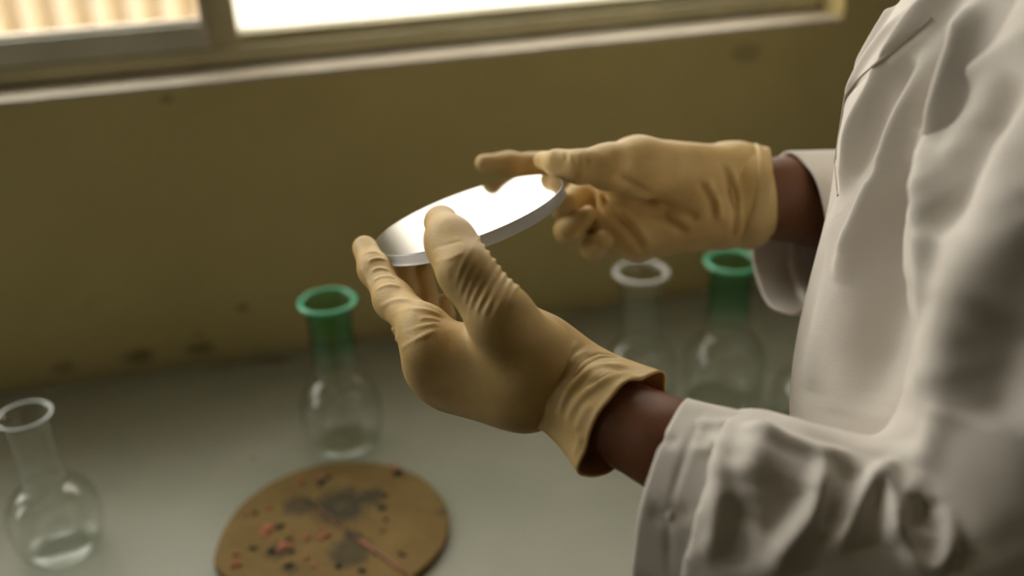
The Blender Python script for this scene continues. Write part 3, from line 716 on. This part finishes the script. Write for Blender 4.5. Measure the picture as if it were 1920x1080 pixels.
# ------------------------------------------------------------------ flasks
def rim_mat(name, c): return principled(name, c, 0.25, spec=0.6)
M_rimg = rim_mat('green_glass_lip', (0.10, 0.48, 0.26)); M_rimw = rim_mat('white_glass_lip', (0.55, 0.56, 0.52)); M_rimc = rim_mat('clear_glass_lip', (0.50, 0.55, 0.52))
M_basew = thin_glass('thick_flask_base', (0.96, 0.975, 0.96), ior=1.9, rough=0.1)
def flask(loc, h, rr, rn, rb, rbase, rim_m, neck_m, lip, label, group, zc=0.27, s_neck=0.56):
    o = empty('laboratory_flask', tuple(loc)); tag(o, label, 'flask', group)
    h, rr, rn, rb, rbase, lip = [1.0916 * q_ for q_ in (h, rr, rn, rb, rbase, lip)]
    zn = h * s_neck; zb_ = h * zc
    prof = [(rbase, 0.0035)]
    for t in np.linspace(0, 1, 16)[1:]:                     # lower bulb
        a = math.pi / 2 * t; prof.append((rbase + (rb - rbase) * math.sin(a) ** 0.8, 0.0035 + (zb_ - 0.0035) * (1 - math.cos(a))))
    for a in np.radians(np.linspace(0, 62, 16)[1:]):        # round shoulder
        prof.append((rb * math.cos(a), zb_ + (zn - zb_) * 0.80 * math.sin(a) / math.sin(math.radians(62))))
    r0, z0_ = prof[-1]
    for t in np.linspace(0, 1, 8)[1:]:                      # fillet into the neck
        prof.append((rn + (r0 - rn) * (1 - t) ** 2.2, z0_ + (zn - z0_) * t))
    inn = [(max(r - 0.0014, 0.001), z + (0.0022 if i == 0 else 0.0)) for i, (r, z) in enumerate(prof)]
    bm = bmesh.new(); lathe(bm, prof + inn[::-1], 64); from_bm('body', bm, M_glass, o, True)
    bm = bmesh.new()
    np_ = [(rn, zn), (rn, h * 0.75), (rn * 1.02, h * 0.86), (rn * 1.10, h * 0.95), (rr - lip, h - lip)]
    lathe(bm, np_ + [(r - 0.0014, z) for r, z in np_[::-1]], 64); from_bm('neck', bm, neck_m, o, True)
    bm = bmesh.new()
    lathe(bm, [(rr - lip + lip * math.cos(a), h - lip + lip * 0.8 * math.sin(a)) for a in np.linspace(0, 2 * math.pi, 15)[:-1]], 72, True)
    from_bm('lip', bm, rim_m, o, True)
    bm = bmesh.new()                                        # thick pressed foot
    lathe(bm, [(0, 0.0032), (rbase * 0.55, 0.0030), (rbase * 0.80, 0.0020), (rbase * 0.93, 0.0002), (rbase * 1.02, 0.0012), (rbase * 1.05, 0.0045), (rbase * 0.96, 0.0062), (rbase * 0.75, 0.0050), (0, 0.0058)], 64)
    from_bm('foot', bm, M_basew, o, True)
    return o
G = 'glass flasks on the bench'
e = bench_pt(648, 833); flask(e, 0.1445, 0.0247, 0.0180, 0.0350, 0.0250, M_rimg, M_gneck, 0.0026, 'clear round flask with green neck behind the brown slab', G)
e = bench_pt(1352, 750); flask(e, 0.1445, 0.0247, 0.0185, 0.0370, 0.0270, M_rimg, M_gneck, 0.0028, 'clear round flask with green neck beside the coat, below the far wrist', G)
e = bench_pt(1194, 755); flask(e, 0.137, 0.0250, 0.0178, 0.0355, 0.0260, M_rimw, M_glass, 0.0028, 'clear round flask with whitish lip below the far gloved palm', G)
e = bench_pt(122, 1032); flask(e, 0.1255, 0.0193, 0.0150, 0.0335, 0.0220, M_rimc, M_glass, 0.0011, 'small clear round flask with thin rim in the left corner of the bench', G, 0.28, 0.57)
e = bench_pt(1515, 800); flask(e, 0.120, 0.0230, 0.0170, 0.0345, 0.0250, M_rimc, M_glass, 0.0022, 'clear flask mostly hidden behind the white coat', G)

# ------------------------------------------------------------------ brown slab with copper scraps
PT = 0.0075
slab_px = [(398, 1052), (408, 1015), (424, 980), (455, 940), (505, 903), (570, 876), (640, 863), (715, 866), (785, 887), (827, 925), (845, 970), (838, 1012), (812, 1048), (770, 1085), (715, 1118), (640, 1140), (560, 1142), (490, 1122), (440, 1092), (408, 1070)]
P = [on_plane_z(u, v, BENCH + PT) for u, v in slab_px]
P = np.array(P); 
for _ in range(2):
    Z = []
    for i in range(len(P)):
        a, b = P[i], P[(i + 1) % len(P)]; Z += [0.75 * a + 0.25 * b, 0.25 * a + 0.75 * b]
    P = np.array(Z)
cen = P.mean(0)
M_slab, cr = vary(principled('brown_ceramic_board', (0.2, 0.14, 0.06), 0.8, spec=0.3), (0.185, 0.118, 0.034), (0.25, 0.165, 0.058), 26.0, bump=0.4, bscale=220)
class Stains:                      # soot, scuffs and dirt with shapes of their own, fixed to the surface
    def __init__(s, m, ramp): s.m = m; s.prev = ramp.outputs[0]; s.nt = m.node_tree; s.tc = s.nt.nodes.new('ShaderNodeTexCoord')
    def add(s, c, rad, strength, colr, ring=0.0, edge=0.5, stretch=None, nscale=130):
        nt = s.nt; L = nt.links.new; src = s.tc.outputs['Object']
        nz = nt.nodes.new('ShaderNodeTexNoise'); nz.inputs['Scale'].default_value = nscale; nz.inputs['Detail'].default_value = 5
        L(src, nz.inputs['Vector'])
        sb = nt.nodes.new('ShaderNodeVectorMath'); sb.operation = 'SUBTRACT'; sb.inputs[1].default_value = tuple(c); L(src, sb.inputs[0])
        mu = nt.nodes.new('ShaderNodeVectorMath'); mu.operation = 'MULTIPLY'; mu.inputs[1].default_value = stretch or (1, 1, 1); L(sb.outputs[0], mu.inputs[0])
        vm = nt.nodes.new('ShaderNodeVectorMath'); vm.operation = 'LENGTH'; L(mu.outputs[0], vm.inputs[0])
        ma = nt.nodes.new('ShaderNodeMath'); ma.operation = 'MULTIPLY_ADD'; ma.inputs[1].default_value = rad * 1.1; L(nz.outputs['Fac'], ma.inputs[0]); L(vm.outputs['Value'], ma.inputs[2])
        rp = nt.nodes.new('ShaderNodeValToRGB'); el = rp.color_ramp.elements
        md = nt.nodes.new('ShaderNodeMath'); md.operation = 'DIVIDE'; md.inputs[1].default_value = rad * 2.2; L(ma.outputs[0], md.inputs[0])
        el[0].position = 0.0; el[0].color = (1 - ring,) * 3 + (1,); el[1].position = 0.78; el[1].color = (0, 0, 0, 1)
        e2 = el.new(edge); e2.color = (1, 1, 1, 1)
        L(md.outputs[0], rp.inputs[0])
        ms = nt.nodes.new('ShaderNodeMath'); ms.operation = 'MULTIPLY'; ms.inputs[1].default_value = strength; L(rp.outputs[0], ms.inputs[0])
        mx = nt.nodes.new('ShaderNodeMix'); mx.data_type = 'RGBA'; L(ms.outputs[0], mx.inputs[0]); L(s.prev, mx.inputs[6]); mx.inputs[7].default_value = (*colr, 1)
        s.prev = mx.outputs[2]; L(s.prev, nt.nodes['Principled BSDF'].inputs['Base Color'])
ss = Stains(M_slab, cr)
def stain(px, rad, strength, colr, ring=0.0, edge=0.5): ss.add(on_plane_z(*px, BENCH + PT) - cen, rad, strength, colr, ring, edge)
SO = (0.045, 0.042, 0.028)
stain((640, 948), 0.026, 0.92, SO, 0.6, 0.5); stain((560, 948), 0.015, 0.75, SO, 0.3); stain((655, 1035), 0.02, 0.75, SO, 0.3); stain((700, 930), 0.012, 0.8, SO)
stain((605, 900), 0.005, 0.8, SO); stain((715, 950), 0.006, 0.8, SO); stain((520, 1035), 0.010, 0.7, SO); stain((745, 885), 0.005, 0.6, SO)
stain((560, 895), 0.004, 0.7, (0.3, 0.10, 0.05)); stain((735, 878), 0.006, 0.5, (0.28, 0.10, 0.05)); stain((500, 995), 0.009, 0.5, (0.3, 0.11, 0.05)); stain((660, 1005), 0.007, 0.8, SO)
stain((830, 960), 0.006, 0.5, SO); stain((545, 1065), 0.008, 0.6, SO)
# scuffs on the worktop and the wall
sb_ = Stains(M_bench, CR_bench); sw_ = Stains(M_wall, CR_wall)
def on_wall(u, v): r = ray(u, v); return EYE + r * ((WN @ (WO - EYE)) / (WN @ r))
sb_.add(on_plane_z(500, 676, BENCH), 0.018, 0.75, (0.09, 0.085, 0.05), stretch=(0.5, 2.2, 1), nscale=60)
sb_.add(on_plane_z(420, 686, BENCH), 0.012, 0.5, (0.10, 0.095, 0.06), stretch=(0.5, 2.2, 1), nscale=60)
sb_.add(on_plane_z(475, 860, BENCH), 0.004, 0.4, (0.12, 0.12, 0.08))
for u, v, r_, k_ in ((262, 668, .014, .6), (375, 652, .012, .55), (455, 577, .005, .7), (1400, 100, .016, .35), (312, 186, .006, .5), (372, 628, .005, .4), (660, 640, .01, .3), (120, 690, .012, .4), (1010, 600, .01, .35)):
    sw_.add(on_wall(u, v), r_, k_, (0.13, 0.09, 0.04), stretch=(0.8, 0.8, 1.4), nscale=70)
bm = bmesh.new(); n = len(P); rings = []
for sca, z in ((0.975, 0.0), (1.0, 0.0015), (1.0, PT - 0.0016), (0.994, PT - 0.0005), (0.984, PT)):
    rings.append([bm.verts.new(((p[0] - cen[0]) * sca, (p[1] - cen[1]) * sca, z - PT)) for p in P])
for A_, B_ in zip(rings[:-1], rings[1:]):
    for i in range(n): bm.faces.new((A_[i], A_[(i + 1) % n], B_[(i + 1) % n], B_[i]))
bm.faces.new(rings[0][::-1]); bm.faces.new(rings[-1])
slab = from_bm('ceramic_slab', bm, M_slab); slab.location = cen
tag(slab, 'flat brown rounded slab stained with soot, lying on the bench', 'slab')
M_cop, _ = vary(principled('copper_scrap', (0.4, 0.15, 0.08), 0.6, metal=0.2), (0.28, 0.085, 0.035), (0.54, 0.20, 0.10), 260)
M_char, _ = vary(principled('charred_crumb', (0.03, 0.028, 0.018), 0.9), (0.02, 0.02, 0.012), (0.06, 0.05, 0.03), 400)
a = on_plane_z(572, 935, BENCH + PT + 0.0010); b = on_plane_z(760, 1076, BENCH + PT + 0.0010)
bm = bmesh.new(); tube(bm, [a + (b - a) * t + np.array([0.0006 * math.sin(9 * t), 0, 0]) for t in np.linspace(0, 1, 12)], 0.0010, 8)
M_rod, _ = vary(principled('sooty_copper_rod', (0.4, 0.16, 0.09), 0.5, metal=0.2), (0.05, 0.035, 0.02), (0.46, 0.19, 0.11), 55, lo=0.38, hi=0.50)
tag(from_bm('copper_rod', bm, M_rod, None, True), 'thin straight copper rod lying across the brown slab', 'rod')
rnd = random.Random(4)
c3 = lambda x, y: (380 + x / 3.84, 840 + y / 3.84)
def crumb(name, px, size, mat, lab, cat, grp):
    p = on_plane_z(*px, BENCH + PT); bm = bmesh.new(); bmesh.ops.create_icosphere(bm, subdivisions=2, radius=1)
    sx, sy, szz = size * rnd.uniform(0.8, 1.5), size * rnd.uniform(0.6, 1.0), size * rnd.uniform(0.35, 0.5); rot = rnd.uniform(0, 3.1)
    ph = [rnd.uniform(0, 6) for _ in range(4)]
    for v in bm.verts:
        c = v.co; k = 1 + 0.28 * math.sin(3 * c.x + ph[0]) * math.cos(4 * c.y + ph[1]) + 0.18 * math.sin(7 * c.z + ph[2] + 5 * c.x)
        x, y, z = c.x * sx * k, c.y * sy * k, max(c.z * k, -0.55) * szz
        v.co = (x * math.cos(rot) - y * math.sin(rot), x * math.sin(rot) + y * math.cos(rot), z + 0.5 * szz)
    o = from_bm(name, bm, mat); o.location = p; tag(o, lab, cat, grp)
flakes = [((330, 480), .0028, 'at the slab\'s left side, beside a small dark crumb'), ((480, 440), .0026, 'left of the soot ring'), ((470, 580), .0042, 'larger, in the left cluster'), ((440, 620), .003, 'below the larger flake of the left cluster'),
    ((570, 720), .0042, 'between two large dark crumbs'), ((620, 700), .003, 'right of the flake between two dark crumbs'), ((650, 610), .0026, 'above a dark crumb, left of centre'), ((750, 655), .0034, 'left of the rod, mid slab'),
    ((880, 640), .0045, 'broad and flat, close to the rod'), ((850, 575), .003, 'above the broad flake by the rod'), ((240, 770), .0036, 'near the slab\'s lower left rim, upper of two'), ((240, 845), .0045, 'near the slab\'s lower left rim, lower of two'),
    ((740, 800), .003, 'low on the slab, upper right of a dark crumb'), ((800, 850), .003, 'lowest in view, left of a dark streak'), ((1165, 690), .0024, 'touching the rod\'s middle'), ((1215, 725), .0016, 'tiny, beside the rod'),
    ((520, 670), .0024, 'small, above the large dark crumbs'), ((700, 250), .0032, 'at the slab\'s upper left'), ((850, 215), .003, 'at the slab\'s top beside two dark crumbs'), ((1385, 150), .004, 'at the slab\'s upper right rim')]
for q_, s_, lab in flakes: crumb('copper_flake', c3(*q_), s_, M_cop, 'reddish copper flake ' + lab, 'flake', 'copper flakes on the brown slab')
chars = [((365, 725), .0026, 'alone at the slab\'s left'), ((510, 740), .0036, 'largest, left of a copper flake'), ((640, 750), .0032, 'right of the flake between two large crumbs'), ((560, 570), .0028, 'beside the left copper cluster'), ((625, 660), .003, 'below a small copper flake'),
    ((1300, 440), .003, 'right of the soot ring, middle of three'), ((1310, 350), .0024, 'right of the soot ring, top of three'), ((1320, 515), .0024, 'right of the soot ring, bottom of three'), ((1435, 770), .0028, 'alone at the slab\'s right, beyond the rod'),
    ((1255, 760), .003, 'against the rod\'s lower half'), ((1130, 640), .003, 'against the rod\'s middle'), ((980, 850), .003, 'low on the slab, left of the rod'), ((1150, 885), .003, 'lowest, under the rod'), ((620, 850), .003, 'low on the slab, left part'),
    ((850, 260), .003, 'at the slab\'s top, lower of two'), ((910, 210), .0028, 'at the slab\'s top, upper of two'), ((1410, 185), .0034, 'at the upper right rim beside a flake'), ((380, 470), .0022, 'at the left beside a copper flake'), ((1300, 600), .0018, 'tiny, right of the rod')]
for q_, s_, lab in chars: crumb('charred_crumb', c3(*q_), s_, M_char, 'blackened crumb ' + lab, 'crumb', 'charred crumbs on the brown slab')
